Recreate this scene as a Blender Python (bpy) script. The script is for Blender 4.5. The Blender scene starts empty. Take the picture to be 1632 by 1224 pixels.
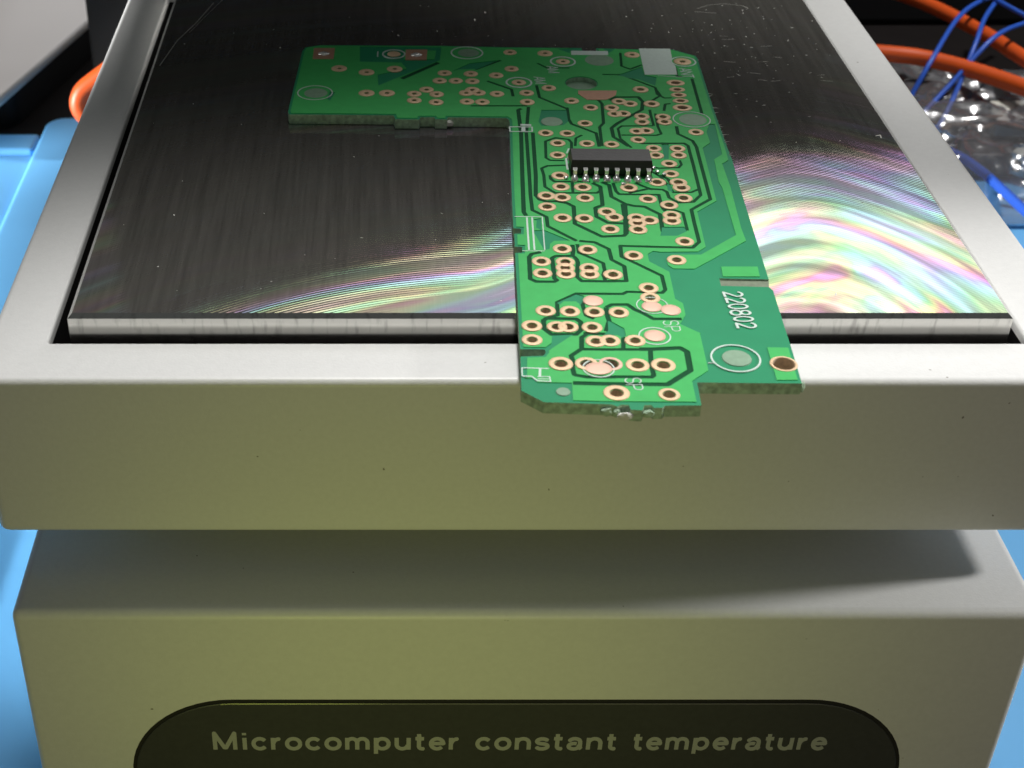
import bpy, bmesh, math, random
from mathutils import Vector, Matrix, noise
from mathutils.geometry import delaunay_2d_cdt
S = 0.001                      # everything below is written in millimetres
R = math.radians
random.seed(7)
scene = bpy.context.scene
col = scene.collection

# ------------------------------------------------------------------ camera, light, exposure
cam = bpy.data.cameras.new("camera")
cam.sensor_width = 36
cam.lens = 2353 / 1632 * 36
cam.shift_x = (816 - 617) / 1632
cam.clip_start = 0.005
cam.clip_end = 20
cam.dof.use_dof = True
cam.dof.focus_distance = 0.175
cam.dof.aperture_fstop = 75
co = bpy.data.objects.new("camera", cam)
co.location = (0, 0, 83.2 * S)
co.rotation_euler = (R(90 - 34.547), 0, 0)
col.objects.link(co)
scene.camera = co
scene.view_settings.view_transform = 'Standard'
scene.view_settings.look = 'None'
scene.view_settings.exposure = 0
scene.view_settings.gamma = 1
scene.cycles.use_denoising = True
scene.cycles.max_bounces = 8

world = bpy.data.worlds.new("World")
scene.world = world
world.use_nodes = True
world.node_tree.nodes['Background'].inputs[0].default_value = (0.95, 1.0, 0.98, 1)
world.node_tree.nodes['Background'].inputs[1].default_value = 0.078

def area(name, loc, target, sx, sy, power, color, roll=0.0):
    l = bpy.data.lights.new(name, 'AREA')
    l.shape = 'RECTANGLE'; l.size = sx * S; l.size_y = sy * S
    l.energy = power; l.color = color
    o = bpy.data.objects.new(name, l); col.objects.link(o)
    o.location = Vector(loc) * S
    d = (Vector(target) - Vector(loc)).normalized()
    q = d.to_track_quat('-Z', 'Y')
    o.rotation_euler = (q.to_matrix().to_4x4() @ Matrix.Rotation(roll, 4, 'Z')).to_euler()
    return o
def spot(name, loc, target, power, size, blend, radius, color):
    l = bpy.data.lights.new(name, 'SPOT')
    l.energy = power; l.spot_size = R(size); l.spot_blend = blend; l.shadow_soft_size = radius * S; l.color = color
    o = bpy.data.objects.new(name, l); col.objects.link(o)
    o.location = Vector(loc) * S
    o.rotation_euler = (Vector(target) - Vector(loc)).to_track_quat('-Z', 'Y').to_euler()
    return o
# an unseen key spot over the plate, the window behind the bench, low light from
# the right, then unseen fills added for the bag, mat, case and housing front
spot("key_spot", (20, 300, 430), (26, -80, 0), 8.5, 53, 0.42, 24, (1.0, 0.98, 0.95))  # unseen key, its cone shaped to leave the back left dark
area("window_light", (400, 1150, 440), (400, 150, 20), 1140, 540, 5.9, (1.0, 0.98, 0.97))
spot("side_lamp", (225, 146, 72), (67, 120, -25), 1.25, 31, 0.4, 9, (1.0, 0.98, 0.96))
spot("bag_fill", (260, 335, 420), (165, 330, -70), 7.6, 48, 0.3, 18, (1.0, 0.98, 0.95))  # added spot brightening the bag and the right rim
spot("mat_fill", (-480, 150, 6), (-100, 238, -77), 23.0, 27, 0.2, 10, (1.0, 0.98, 0.96))  # added spot to brighten the blue mat
spot("grey_case_fill", (-430, 300, 120), (-170, 388, -63), 5.8, 32, 0.4, 14, (1.0, 0.97, 0.95))  # added spot to lift the grey case lid
spot("front_fill_green", (-34, -150, -20), (2, 115, -36), 0.66, 26, 1.0, 30, (0.74, 0.84, 0.12))  # added green glow on the left of the housing front
area("front_fill_warm", (70, -330, -60), (16, 120, -34), 260, 120, 0.28, (0.96, 0.83, 0.54))  # added warm fill over the housing fronts

# ------------------------------------------------------------------ materials
def mat(name):
    m = bpy.data.materials.new(name); m.use_nodes = True
    nt = m.node_tree
    return m, nt, nt.nodes['Principled BSDF']
def node(nt, t, **kw):
    n = nt.nodes.new(t)
    for k, v in kw.items(): setattr(n, k, v)
    return n
def L(nt, a, b): nt.links.new(a, b)
def math_node(nt, op, a, b=None, clamp=False):
    n = node(nt, 'ShaderNodeMath', operation=op, use_clamp=clamp)
    for i, v in enumerate((a, b)):
        if v is None: continue
        if isinstance(v, (int, float)): n.inputs[i].default_value = v
        else: L(nt, v, n.inputs[i])
    return n.outputs[0]
def simple(name, c, rough=0.5, metal=0.0, coat=0.0, spec=0.5, var=0.0, vscale=400, bump=0.0, bscale=2000, coat_rough=0.1):
    m, nt, b = mat(name)
    b.inputs['Base Color'].default_value = (*c, 1)
    b.inputs['Roughness'].default_value = rough
    b.inputs['Metallic'].default_value = metal
    b.inputs['Coat Weight'].default_value = coat
    b.inputs['Coat Roughness'].default_value = coat_rough
    b.inputs['Specular IOR Level'].default_value = spec
    tc = node(nt, 'ShaderNodeTexCoord')
    if var:
        n = node(nt, 'ShaderNodeTexNoise'); n.inputs['Scale'].default_value = vscale; n.inputs['Detail'].default_value = 6
        L(nt, tc.outputs['Object'], n.inputs['Vector'])
        mx = node(nt, 'ShaderNodeMix', data_type='RGBA')
        mx.inputs[6].default_value = (*[v * (1 - var) for v in c], 1)
        mx.inputs[7].default_value = (*[min(1, v * (1 + var)) for v in c], 1)
        L(nt, n.outputs['Fac'], mx.inputs[0]); L(nt, mx.outputs[2], b.inputs['Base Color'])
    if bump:
        n2 = node(nt, 'ShaderNodeTexNoise'); n2.inputs['Scale'].default_value = bscale; n2.inputs['Detail'].default_value = 3
        L(nt, tc.outputs['Object'], n2.inputs['Vector'])
        bp = node(nt, 'ShaderNodeBump'); bp.inputs['Strength'].default_value = bump; bp.inputs['Distance'].default_value = 0.0001
        L(nt, n2.outputs['Fac'], bp.inputs['Height']); L(nt, bp.outputs['Normal'], b.inputs['Normal'])
    return m

M = {}
M['paint'] = simple('white_paint', (0.71, 0.715, 0.705), 0.45, coat=0.12, var=0.06, vscale=1600, bump=0.2, bscale=4200, coat_rough=0.3)
def add_specks(m, scale, cut, c):
    nt = m.node_tree; bs = nt.nodes['Principled BSDF']; old = bs.inputs['Base Color'].links[0].from_socket
    tc = node(nt, 'ShaderNodeTexCoord'); n = node(nt, 'ShaderNodeTexNoise'); n.inputs['Scale'].default_value = scale; n.inputs['Detail'].default_value = 0
    L(nt, tc.outputs['Object'], n.inputs['Vector'])
    k = math_node(nt, 'MULTIPLY', math_node(nt, 'SUBTRACT', n.outputs['Fac'], cut), 30, True)
    mx = node(nt, 'ShaderNodeMix', data_type='RGBA'); L(nt, k, mx.inputs[0]); L(nt, old, mx.inputs[6]); mx.inputs[7].default_value = (*c, 1)
    L(nt, mx.outputs[2], bs.inputs['Base Color'])
add_specks(M['paint'], 1500, 0.90, (0.16, 0.14, 0.11))
M['black_gloss'] = simple('black_label_film', (0.045, 0.047, 0.045), 0.5, coat=0.2, var=0.2, vscale=1500, coat_rough=0.12)
M['seam'] = simple('seam_black', (0.008, 0.007, 0.006), 0.7)
M['pale_ink'] = simple('pale_ink', (0.36, 0.37, 0.35), 0.6)
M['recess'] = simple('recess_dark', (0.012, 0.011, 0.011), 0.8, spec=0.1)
M['copper_mask'] = simple('green_mask_over_copper', (0.055, 0.47, 0.118), 0.5, var=0.12, vscale=700, spec=0.2, bump=0.06, bscale=900)
M['bare_mask'] = simple('green_mask_over_laminate', (0.014, 0.27, 0.12), 0.5, var=0.1, vscale=300, spec=0.2)
M['gap_shade'] = simple('shaded_green_mask_in_gaps', (0.004, 0.075, 0.027), 0.6, var=0.15, vscale=600, spec=0.1)  # bare-board green made darker: shade between traces painted into the colour
M['fibre'] = simple('fibreglass_edge', (0.42, 0.58, 0.42), 0.8, var=0.75, vscale=1700, bump=1.0, bscale=2200)
M['slot'] = simple('routed_laminate', (0.20, 0.24, 0.17), 0.85, var=0.35, vscale=1800)
M['hole_wall'] = simple('drilled_hole_wall', (0.66, 0.52, 0.38), 0.85, var=0.4, vscale=3000)
M['pad'] = simple('bare_copper_pad', (0.80, 0.57, 0.36), 0.5, metal=0.25, var=0.16, vscale=1300, bump=0.2, bscale=2500)
M['pad_pink'] = simple('bare_copper_pad_pinkish', (0.80, 0.52, 0.40), 0.5, metal=0.25, var=0.14, vscale=1600, bump=0.2, bscale=2500)
M['pad_brown'] = simple('tarnished_copper_pad', (0.52, 0.29, 0.19), 0.5, metal=0.25, var=0.15, vscale=1300)
M['silk'] = simple('white_silkscreen', (0.62, 0.74, 0.68), 0.6, var=0.12, vscale=2000)
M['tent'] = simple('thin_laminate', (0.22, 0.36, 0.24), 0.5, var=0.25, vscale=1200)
M['chip'] = simple('chip_epoxy', (0.022, 0.021, 0.021), 0.42, var=0.45, vscale=1500, bump=0.25, bscale=3000)
M['tin'] = simple('tinned_lead', (0.86, 0.86, 0.84), 0.30, metal=0.8, var=0.12, vscale=2500, bump=0.6, bscale=1600)
M['dust'] = simple('pale_dust', (0.75, 0.75, 0.7), 0.7)
M['scratch'] = simple('fresh_scratch', (0.62, 0.61, 0.56), 0.45, metal=0.5)
M['silicone'] = simple('blue_silicone', (0.15, 0.49, 0.90), 0.6, var=0.05, vscale=60, bump=0.1, bscale=1500)
M['desk'] = simple('black_desk', (0.010, 0.008, 0.008), 0.8, var=0.3, vscale=80, spec=0.1)
M['black_case'] = simple('black_case', (0.012, 0.012, 0.013), 0.6, spec=0.2)
M['drab_blocker'] = simple('drab_blocker', (0.018, 0.017, 0.016), 0.9, spec=0.05)
M['grey_case'] = simple('grey_case', (0.5, 0.48, 0.47), 0.45, var=0.05, vscale=25, coat=0.1)
M['orange'] = simple('orange_cable', (0.74, 0.10, 0.012), 0.45, var=0.06, vscale=300)
M['blue_wire'] = simple('blue_wire', (0.03, 0.12, 0.62), 0.4)
M['brown_wire'] = simple('brown_wire', (0.16, 0.08, 0.04), 0.5)
M['white_plastic'] = simple('white_nylon', (0.70, 0.70, 0.62), 0.45, var=0.05, vscale=300)
M['maroon'] = simple('dark_plastic', (0.05, 0.04, 0.04), 0.4)

def plate_material():
    m, nt, b = mat('milled_aluminium_face')
    tc = node(nt, 'ShaderNodeTexCoord')
    sp = node(nt, 'ShaderNodeSeparateXYZ'); L(nt, tc.outputs['Object'], sp.inputs[0])
    CXm, CYm = PLATE_ARC
    BXm, BYm = BAND_ARC
    dx = math_node(nt, 'SUBTRACT', sp.outputs[0], CXm * S)
    dy = math_node(nt, 'SUBTRACT', sp.outputs[1], CYm * S)
    r = math_node(nt, 'SQRT', math_node(nt, 'ADD', math_node(nt, 'MULTIPLY', dx, dx), math_node(nt, 'MULTIPLY', dy, dy)))
    a = math_node(nt, 'ARCTAN2', dx, dy)
    bx = math_node(nt, 'SUBTRACT', sp.outputs[0], BXm * S)
    mr = node(nt, 'ShaderNodeMapRange', interpolation_type='SMOOTHSTEP')
    L(nt, sp.outputs[0], mr.inputs[0]); mr.inputs[1].default_value = 0.008; mr.inputs[2].default_value = 0.055
    mr.inputs[3].default_value = BYm * S; mr.inputs[4].default_value = (BYm + 46) * S
    by = math_node(nt, 'SUBTRACT', sp.outputs[1], mr.outputs[0])
    rb_ = math_node(nt, 'SQRT', math_node(nt, 'ADD', math_node(nt, 'MULTIPLY', bx, bx), math_node(nt, 'MULTIPLY', by, by)))
    ab_ = math_node(nt, 'ARCTAN2', bx, by)
    def polar(rs, as_, off=0.0, r=rb_, a=ab_):
        c = node(nt, 'ShaderNodeCombineXYZ')
        L(nt, math_node(nt, 'MULTIPLY', r, rs), c.inputs[0]); L(nt, math_node(nt, 'MULTIPLY', a, as_), c.inputs[1]); c.inputs[2].default_value = off
        return c.outputs[0]
    def nz(vec, detail=3, scale=1.0, rough=0.5, distort=0.0):
        n = node(nt, 'ShaderNodeTexNoise'); n.inputs['Scale'].default_value = scale; n.inputs['Detail'].default_value = detail
        n.inputs['Roughness'].default_value = rough; n.inputs['Distortion'].default_value = distort
        L(nt, vec, n.inputs['Vector']); return n.outputs['Fac']
    # groove diffraction sheen painted into the metal's base colour: hue follows the radius
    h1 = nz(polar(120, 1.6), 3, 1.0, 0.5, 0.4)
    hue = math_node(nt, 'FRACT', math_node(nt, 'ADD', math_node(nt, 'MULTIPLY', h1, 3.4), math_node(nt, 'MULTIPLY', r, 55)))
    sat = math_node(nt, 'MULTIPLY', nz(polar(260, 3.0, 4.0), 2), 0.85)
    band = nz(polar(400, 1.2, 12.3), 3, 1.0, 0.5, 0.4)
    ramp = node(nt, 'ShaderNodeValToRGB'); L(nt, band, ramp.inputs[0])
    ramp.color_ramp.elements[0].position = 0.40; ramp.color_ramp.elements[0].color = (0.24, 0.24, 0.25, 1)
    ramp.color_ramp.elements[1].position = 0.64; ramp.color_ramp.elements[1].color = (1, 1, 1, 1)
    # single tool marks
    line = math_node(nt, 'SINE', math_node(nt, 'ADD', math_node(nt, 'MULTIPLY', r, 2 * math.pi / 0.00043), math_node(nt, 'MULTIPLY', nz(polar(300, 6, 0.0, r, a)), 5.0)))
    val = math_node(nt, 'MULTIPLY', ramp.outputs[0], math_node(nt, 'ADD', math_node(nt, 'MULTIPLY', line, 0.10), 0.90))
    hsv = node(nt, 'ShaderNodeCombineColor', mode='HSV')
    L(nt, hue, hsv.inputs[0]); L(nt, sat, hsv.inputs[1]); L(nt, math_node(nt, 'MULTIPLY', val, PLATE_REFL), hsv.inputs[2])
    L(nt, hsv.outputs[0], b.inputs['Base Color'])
    b.inputs['Metallic'].default_value = 1.0
    # grain runs along the plate
    mp = node(nt, 'ShaderNodeMapping'); L(nt, tc.outputs['Object'], mp.inputs[0]); mp.inputs['Scale'].default_value = (1400, 45, 1)
    gr = nz(mp.outputs[0], 6, 1.0, 0.7)
    sm = nz(tc.outputs['Object'], 8, 120, 0.65)
    rg = math_node(nt, 'ADD', math_node(nt, 'MULTIPLY', gr, 0.06), math_node(nt, 'MULTIPLY', sm, 0.05))
    L(nt, math_node(nt, 'ADD', rg, PLATE_ROUGH), b.inputs['Roughness'])
    hgt = math_node(nt, 'ADD', math_node(nt, 'MULTIPLY', line, 0.35), math_node(nt, 'MULTIPLY', gr, 0.7))
    bp = node(nt, 'ShaderNodeBump'); bp.inputs['Strength'].default_value = 0.06; bp.inputs['Distance'].default_value = 0.00005
    L(nt, hgt, bp.inputs['Height']); L(nt, bp.outputs['Normal'], b.inputs['Normal'])
    # a little haze from fine scratches and oxide
    df = node(nt, 'ShaderNodeBsdfDiffuse'); df.inputs[0].default_value = (0.55, 0.53, 0.48, 1)
    mx = node(nt, 'ShaderNodeMixShader')
    sc_ = nz(mp.outputs[0], 4, 0.8, 0.75)
    L(nt, math_node(nt, 'ADD', math_node(nt, 'MULTIPLY', sc_, 0.13), 0.045, True), mx.inputs[0])
    L(nt, b.outputs[0], mx.inputs[1]); L(nt, df.outputs[0], mx.inputs[2])
    L(nt, mx.outputs[0], nt.nodes['Material Output'].inputs[0])
    return m
PLATE_ARC = (14.0, 82.0)
BAND_ARC = (22.0, 74.0)
PLATE_REFL = 0.55
PLATE_ROUGH = 0.0
M['plate'] = plate_material()

def plate_side_material():
    m, nt, b = mat('sawn_aluminium_edge')
    tc = node(nt, 'ShaderNodeTexCoord')
    mp = node(nt, 'ShaderNodeMapping'); L(nt, tc.outputs['Object'], mp.inputs[0])
    mp.inputs['Rotation'].default_value = (0, R(28), 0); mp.inputs['Scale'].default_value = (1500, 1500, 260)
    n = node(nt, 'ShaderNodeTexNoise'); n.inputs['Scale'].default_value = 1.0; n.inputs['Detail'].default_value = 5
    L(nt, mp.outputs[0], n.inputs['Vector'])
    ramp = node(nt, 'ShaderNodeValToRGB'); L(nt, n.outputs['Fac'], ramp.inputs[0])
    ramp.color_ramp.elements[0].position = 0.30; ramp.color_ramp.elements[0].color = (0.45, 0.44, 0.42, 1)
    ramp.color_ramp.elements[1].position = 0.45; ramp.color_ramp.elements[1].color = (0.66, 0.65, 0.62, 1)
    L(nt, ramp.outputs[0], b.inputs['Base Color'])
    b.inputs['Metallic'].default_value = 1.0; b.inputs['Roughness'].default_value = 0.16
    return m
M['plate_side'] = plate_side_material()

def bag_material():
    m = bpy.data.materials.new('clear_plastic_film'); m.use_nodes = True
    nt = m.node_tree; nt.nodes.clear()
    out = node(nt, 'ShaderNodeOutputMaterial')
    tr = node(nt, 'ShaderNodeBsdfTransparent'); tr.inputs[0].default_value = (0.80, 0.80, 0.82, 1)
    gl = node(nt, 'ShaderNodeBsdfGlossy'); gl.inputs['Roughness'].default_value = 0.2; gl.inputs[0].default_value = (0.9, 0.9, 0.92, 1)
    fr = node(nt, 'ShaderNodeFresnel'); fr.inputs[0].default_value = 1.45
    f2 = math_node(nt, 'ADD', math_node(nt, 'MULTIPLY', fr.outputs[0], 1.0), 0.12, True)
    mx = node(nt, 'ShaderNodeMixShader'); L(nt, f2, mx.inputs[0]); L(nt, tr.outputs[0], mx.inputs[1]); L(nt, gl.outputs[0], mx.inputs[2])
    df = node(nt, 'ShaderNodeBsdfDiffuse'); df.inputs[0].default_value = (0.62, 0.62, 0.66, 1)
    m2 = node(nt, 'ShaderNodeMixShader'); m2.inputs[0].default_value = 0.11
    L(nt, mx.outputs[0], m2.inputs[1]); L(nt, df.outputs[0], m2.inputs[2])
    L(nt, m2.outputs[0], out.inputs[0])
    return m
M['film'] = bag_material()

# ------------------------------------------------------------------ helpers
def thing(name, label, cat, loc, group=None):
    o = bpy.data.objects.new(name, None); col.objects.link(o)
    o.location = Vector(loc) * S
    o['label'] = label; o['category'] = cat
    if group: o['group'] = group
    return o
def tag(o, label, cat, group=None):
    o['label'] = label; o['category'] = cat
    if group: o['group'] = group
    return o
def link(name, me, mats, parent=None, origin=(0, 0, 0), smooth=False):
    """me is in millimetres in world axes; origin is where the object's own zero lies"""
    if not isinstance(mats, (list, tuple)): mats = [mats]
    for m in mats: me.materials.append(m)
    if smooth:
        for p in me.polygons: p.use_smooth = True
    o = bpy.data.objects.new(name, me); col.objects.link(o)
    if parent is not None:
        o.parent = parent
        pl = parent_world(parent)
        o.location = Vector(origin) * S - pl
    else:
        o.location = Vector(origin) * S
    return o
def parent_world(p):
    v = Vector((0, 0, 0))
    while p is not None:
        v += Vector(p.location); p = p.parent
    return v
def mesh(name, verts, faces, origin=(0, 0, 0), midx=None):
    me = bpy.data.meshes.new(name)
    ox, oy, oz = origin
    me.from_pydata([((x - ox) * S, (y - oy) * S, (z - oz) * S) for x, y, z in verts], [], faces)
    if midx:
        for p, k in zip(me.polygons, midx): p.material_index = k
    me.update()
    return me
def rrect(x0, y0, x1, y1, r, n=5):
    p = []
    for cx, cy, a0 in ((x1 - r, y0 + r, -90), (x1 - r, y1 - r, 0), (x0 + r, y1 - r, 90), (x0 + r, y0 + r, 180)):
        for i in range(n + 1):
            a = R(a0 + 90 * i / n); p.append((cx + r * math.cos(a), cy + r * math.sin(a)))
    return p
def loft(loops, close_first=False, close_last=False):
    """loops: lists of (x, y, z) with the same count, counter-clockwise; walls face outward when going up"""
    v = []; f = []
    n = len(loops[0])
    for l in loops: v += l
    for k in range(len(loops) - 1):
        for i in range(n):
            j = (i + 1) % n
            f.append((k * n + i, k * n + j, (k + 1) * n + j, (k + 1) * n + i))
    if close_first: f.append(tuple(reversed(range(n))))
    if close_last: f.append(tuple((len(loops) - 1) * n + i for i in range(n)))
    return v, f
def rbox(x0, y0, z0, x1, y1, z1, r=1.0, rc=None, n=4):
    """box with rounded top/bottom edges (r) and vertical edges (rc)"""
    rc = rc if rc is not None else r
    loops = []
    for i in range(n + 1):
        a = R(90 * i / n); d = r * (1 - math.sin(a))
        loops.append([(x, y, z0 + r * (1 - math.cos(a))) for x, y in rrect(x0 + d, y0 + d, x1 - d, y1 - d, max(rc - d, 0.05))])
    for i in range(n + 1):
        a = R(90 * i / n); d = r * (1 - math.cos(a))
        loops.append([(x, y, z1 - r + r * math.sin(a)) for x, y in rrect(x0 + d, y0 + d, x1 - d, y1 - d, max(rc - d, 0.05))])
    return loft(loops, True, True)
def add_sharp(me, ang=35):
    me.polygons.foreach_set('use_smooth', [True] * len(me.polygons))
    try: me.set_sharp_from_angle(angle=R(ang))
    except Exception: pass
def box_obj(name, b, m, parent=None, r=1.0, rc=None, origin=None):
    v, f = rbox(*b, r=r, rc=rc)
    org = origin or ((b[0] + b[3]) / 2, (b[1] + b[4]) / 2, b[2])
    me = mesh(name, v, f, org); add_sharp(me)
    return link(name, me, m, parent, org)
def catmull(p, n=8):
    p = [Vector(q) for q in p]
    q = [2 * p[0] - p[1]] + p + [2 * p[-1] - p[-2]]
    out = []
    for i in range(1, len(q) - 2):
        for k in range(n):
            t = k / n
            out.append(0.5 * ((2 * q[i]) + (q[i + 1] - q[i - 1]) * t + (2 * q[i - 1] - 5 * q[i] + 4 * q[i + 1] - q[i + 2]) * t * t + (3 * q[i] - q[i - 1] - 3 * q[i + 1] + q[i + 2]) * t ** 3))
    out.append(p[-1]); return out
def tube(path, r, sides=12, n=8):
    c = catmull(path, n); v = []; f = []
    s = None
    for i, p in enumerate(c):
        t = (c[min(i + 1, len(c) - 1)] - c[max(i - 1, 0)]).normalized()
        if s is None: s = t.cross(Vector((0.1, 0.2, 1)))
        s = (s - t * s.dot(t)).normalized(); u = s.cross(t)      # carried along so the tube never twists
        for k in range(sides):
            a = 2 * math.pi * k / sides
            v.append(tuple(p + s * r * math.cos(a) + u * r * math.sin(a)))
    for i in range(len(c) - 1):
        for k in range(sides):
            k2 = (k + 1) % sides
            f.append((i * sides + k, i * sides + k2, (i + 1) * sides + k2, (i + 1) * sides + k))
    f.append(tuple(range(sides))); f.append(tuple(reversed([(len(c) - 1) * sides + k for k in range(sides)])))
    return v, f
def tube_obj(name, path, r, m, parent=None, sides=12):
    v, f = tube(path, r, sides); org = tuple(path[0])
    me = mesh(name, v, f, org)
    return link(name, me, m, parent, org, True)
def circle(x, y, r, n=16, ry=None, a0=0.0):
    ry = ry or r
    return [(x + r * math.cos(2 * math.pi * i / n + a0), y + ry * math.sin(2 * math.pi * i / n + a0)) for i in range(n)]
def ccw(p):
    a = sum(p[i][0] * p[(i + 1) % len(p)][1] - p[(i + 1) % len(p)][0] * p[i][1] for i in range(len(p)))
    return p if a > 0 else p[::-1]
def strips(path, w, n=10):
    """a polyline of width w as overlapping convex pieces"""
    out = []
    for (x0, y0), (x1, y1) in zip(path, path[1:]):
        dx, dy = x1 - x0, y1 - y0; l = math.hypot(dx, dy)
        if l < 1e-4: continue
        nx, ny = -dy / l * w / 2, dx / l * w / 2
        out.append(ccw([(x0 + nx, y0 + ny), (x0 - nx, y0 - ny), (x1 - nx, y1 - ny), (x1 + nx, y1 + ny)]))
    for x, y in path[1:-1]: out.append(circle(x, y, w / 2 * 1.001, n, a0=0.13))
    return out
def arrange(polys):
    """polys: list of (class, points). Returns 2D points, triangles and the set of classes over each triangle"""
    v = []; f = []; cl = []
    for c, p in polys:
        p = ccw(p); b = len(v)
        v += [Vector(q) for q in p]; f.append(list(range(b, b + len(p)))); cl.append(c)
    ov, oe, of, _, _, off = delaunay_2d_cdt(v, [], f, 0, 1e-4, True)
    tri = []; cls = []
    for t, ids in zip(of, off):
        if not ids: continue
        a, b, c = (ov[i] for i in t)
        if (b - a).cross(c - a) < 0: t = list(reversed(t))
        tri.append(tuple(t)); cls.append({cl[i] for i in ids})
    return [(p.x, p.y) for p in ov], tri, cls
def slab_mesh(name, pts, tris, z0, z1, origin, bottom=False, wall=None, wallmat=1, topmat=0):
    """prism over a set of triangles; wall(edge midpoint) may name the material of a wall"""
    used = sorted({i for t in tris for i in t}); k = {i: n for n, i in enumerate(used)}; N = len(used)
    v = [(*pts[i], z1) for i in used] + [(*pts[i], z0) for i in used]
    f = [tuple(k[i] for i in t) for t in tris]; mi = [topmat] * len(f)
    ed = {(t[a], t[(a + 1) % 3]) for t in tris for a in range(3)}
    if bottom:
        f += [tuple(N + k[i] for i in reversed(t)) for t in tris]; mi += [topmat] * len(tris)
    for a, b in ed:
        if (b, a) not in ed:
            f.append((N + k[a], N + k[b], k[b], k[a]))
            mi.append(wall((pts[a][0] + pts[b][0]) / 2, (pts[a][1] + pts[b][1]) / 2) if wall else wallmat)
    return mesh(name, v, f, origin, mi)
def islands(tris):
    par = list(range(len(tris))); own = {}
    def fd(x):
        while par[x] != x: par[x] = par[par[x]]; x = par[x]
        return x
    for n, t in enumerate(tris):
        for a in range(3):
            e = tuple(sorted((t[a], t[(a + 1) % 3])))
            if e in own: par[fd(n)] = fd(own[e])
            else: own[e] = n
    g = {}
    for n in range(len(tris)): g.setdefault(fd(n), []).append(tris[n])
    return list(g.values())
def prism(p, z0, z1):
    p = ccw(p); n = len(p)
    v = [(x, y, z0) for x, y in p] + [(x, y, z1) for x, y in p]
    f = [tuple(range(n, 2 * n))] + [(i, (i + 1) % n, n + (i + 1) % n, n + i) for i in range(n)]
    return v, f
def ring(x, y, r0, r1, z0, z1, n=40):
    v = []; f = []
    for i in range(n):
        c, s_ = math.cos(2 * math.pi * i / n), math.sin(2 * math.pi * i / n)
        v += [(x + r1 * c, y + r1 * s_, z0), (x + r1 * c, y + r1 * s_, z1), (x + r0 * c, y + r0 * s_, z1), (x + r0 * c, y + r0 * s_, z0)]
    for i in range(n):
        j = (i + 1) % n
        for k in range(3): f.append((4 * i + k, 4 * j + k, 4 * j + k + 1, 4 * i + k + 1))
    return v, f
def arc(cx, cy, rx, ry, a0, a1, n=14):
    return [(cx + rx * math.cos(R(a0 + (a1 - a0) * i / n)), cy + ry * math.sin(R(a0 + (a1 - a0) * i / n))) for i in range(n + 1)]
# letters as strokes: advance width and centre lines, x-height 0.72, capitals 1.0
GLYPH = {
 'M': (1.25, [[(.1, 0), (.1, 1), (.56, .12), (.64, .12), (1.1, 1), (1.1, 0)]]),
 'A': (1.0, [[(.05, 0), (.5, 1), (.95, 0)], [(.22, .32), (.78, .32)]]),
 'N': (1.0, [[(.1, 0), (.1, 1), (.9, 0), (.9, 1)]]), 'T': (.95, [[(.05, .95), (.9, .95)], [(.475, .95), (.475, 0)]]),
 'S': (.95, [arc(.47, .73, .35, .24, 20, 270, 12) + arc(.47, .26, .37, .24, 90, -160, 12)]),
 'P': (.95, [[(.12, 0), (.12, .95), (.5, .95)] + arc(.55, .7, .3, .25, 90, -90, 10) + [(.12, .45)]]),
 'i': (.36, [[(.18, 0), (.18, .72)], [(.18, .88), (.18, 1.02)]]),
 'c': (.80, [arc(.42, .36, .32, .31, 38, 322, 18)]),
 'r': (.56, [[(.12, 0), (.12, .72)], [(.12, .36)] + arc(.44, .34, .30, .31, 165, 88, 8)]),
 'o': (.86, [arc(.43, .36, .33, .31, 0, 360, 24)]),
 'm': (1.28, [[(.12, 0), (.12, .72)], [(.12, .4)] + arc(.37, .42, .25, .25, 170, 0, 10) + [(.62, 0)], [(.62, .4)] + arc(.88, .42, .26, .25, 170, 0, 10) + [(1.14, 0)]]),
 'p': (.88, [[(.12, -.26), (.12, .72)], arc(.45, .36, .31, .31, 0, 360, 24)]),
 'u': (.86, [[(.12, .72), (.12, .3)] + arc(.40, .31, .28, .26, 180, 350, 12), [(.72, .72), (.72, 0)]]),
 't': (.54, [[(.22, .95), (.22, .2)] + arc(.38, .2, .16, .15, 180, 280, 6) + [(.47, .05)], [(.04, .67), (.47, .67)]]),
 'e': (.84, [[(.12, .37), (.74, .37)] + arc(.43, .36, .31, .31, 3, 318, 20)]),
 'n': (.86, [[(.12, 0), (.12, .72)], [(.12, .38)] + arc(.43, .40, .30, .27, 170, 0, 10) + [(.73, 0)]]),
 's': (.76, [arc(.38, .51, .27, .15, 15, 270, 12) + arc(.38, .2, .29, .16, 90, -165, 12)]),
 'a': (.82, [arc(.40, .47, .28, .2, 165, 0, 10) + [(.69, .1), (.76, .04)], arc(.37, .21, .26, .17, 60, 390, 16)]),
 '0': (.86, [arc(.43, .5, .31, .45, 0, 360, 26)]),
 '8': (.86, [arc(.43, .73, .28, .22, 0, 360, 20), arc(.43, .26, .33, .25, 0, 360, 20)]),
 '2': (.86, [arc(.43, .70, .32, .25, 165, -25, 14) + [(.12, .06), (.80, .06)]]),
}
def stroke_text(s, w, gap):
    """union of the strokes as flat triangles: points and triangles, x from 0 to the width of the word"""
    poly = []; x = 0.0
    for ch in s:
        adv, lines = GLYPH[ch]
        for l in lines: poly += [('ink', q) for q in strips([(x + a, b_) for a, b_ in l], w, 12)]
        x += adv + gap
    p, t, c = arrange(poly)
    return p, t, x
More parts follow.
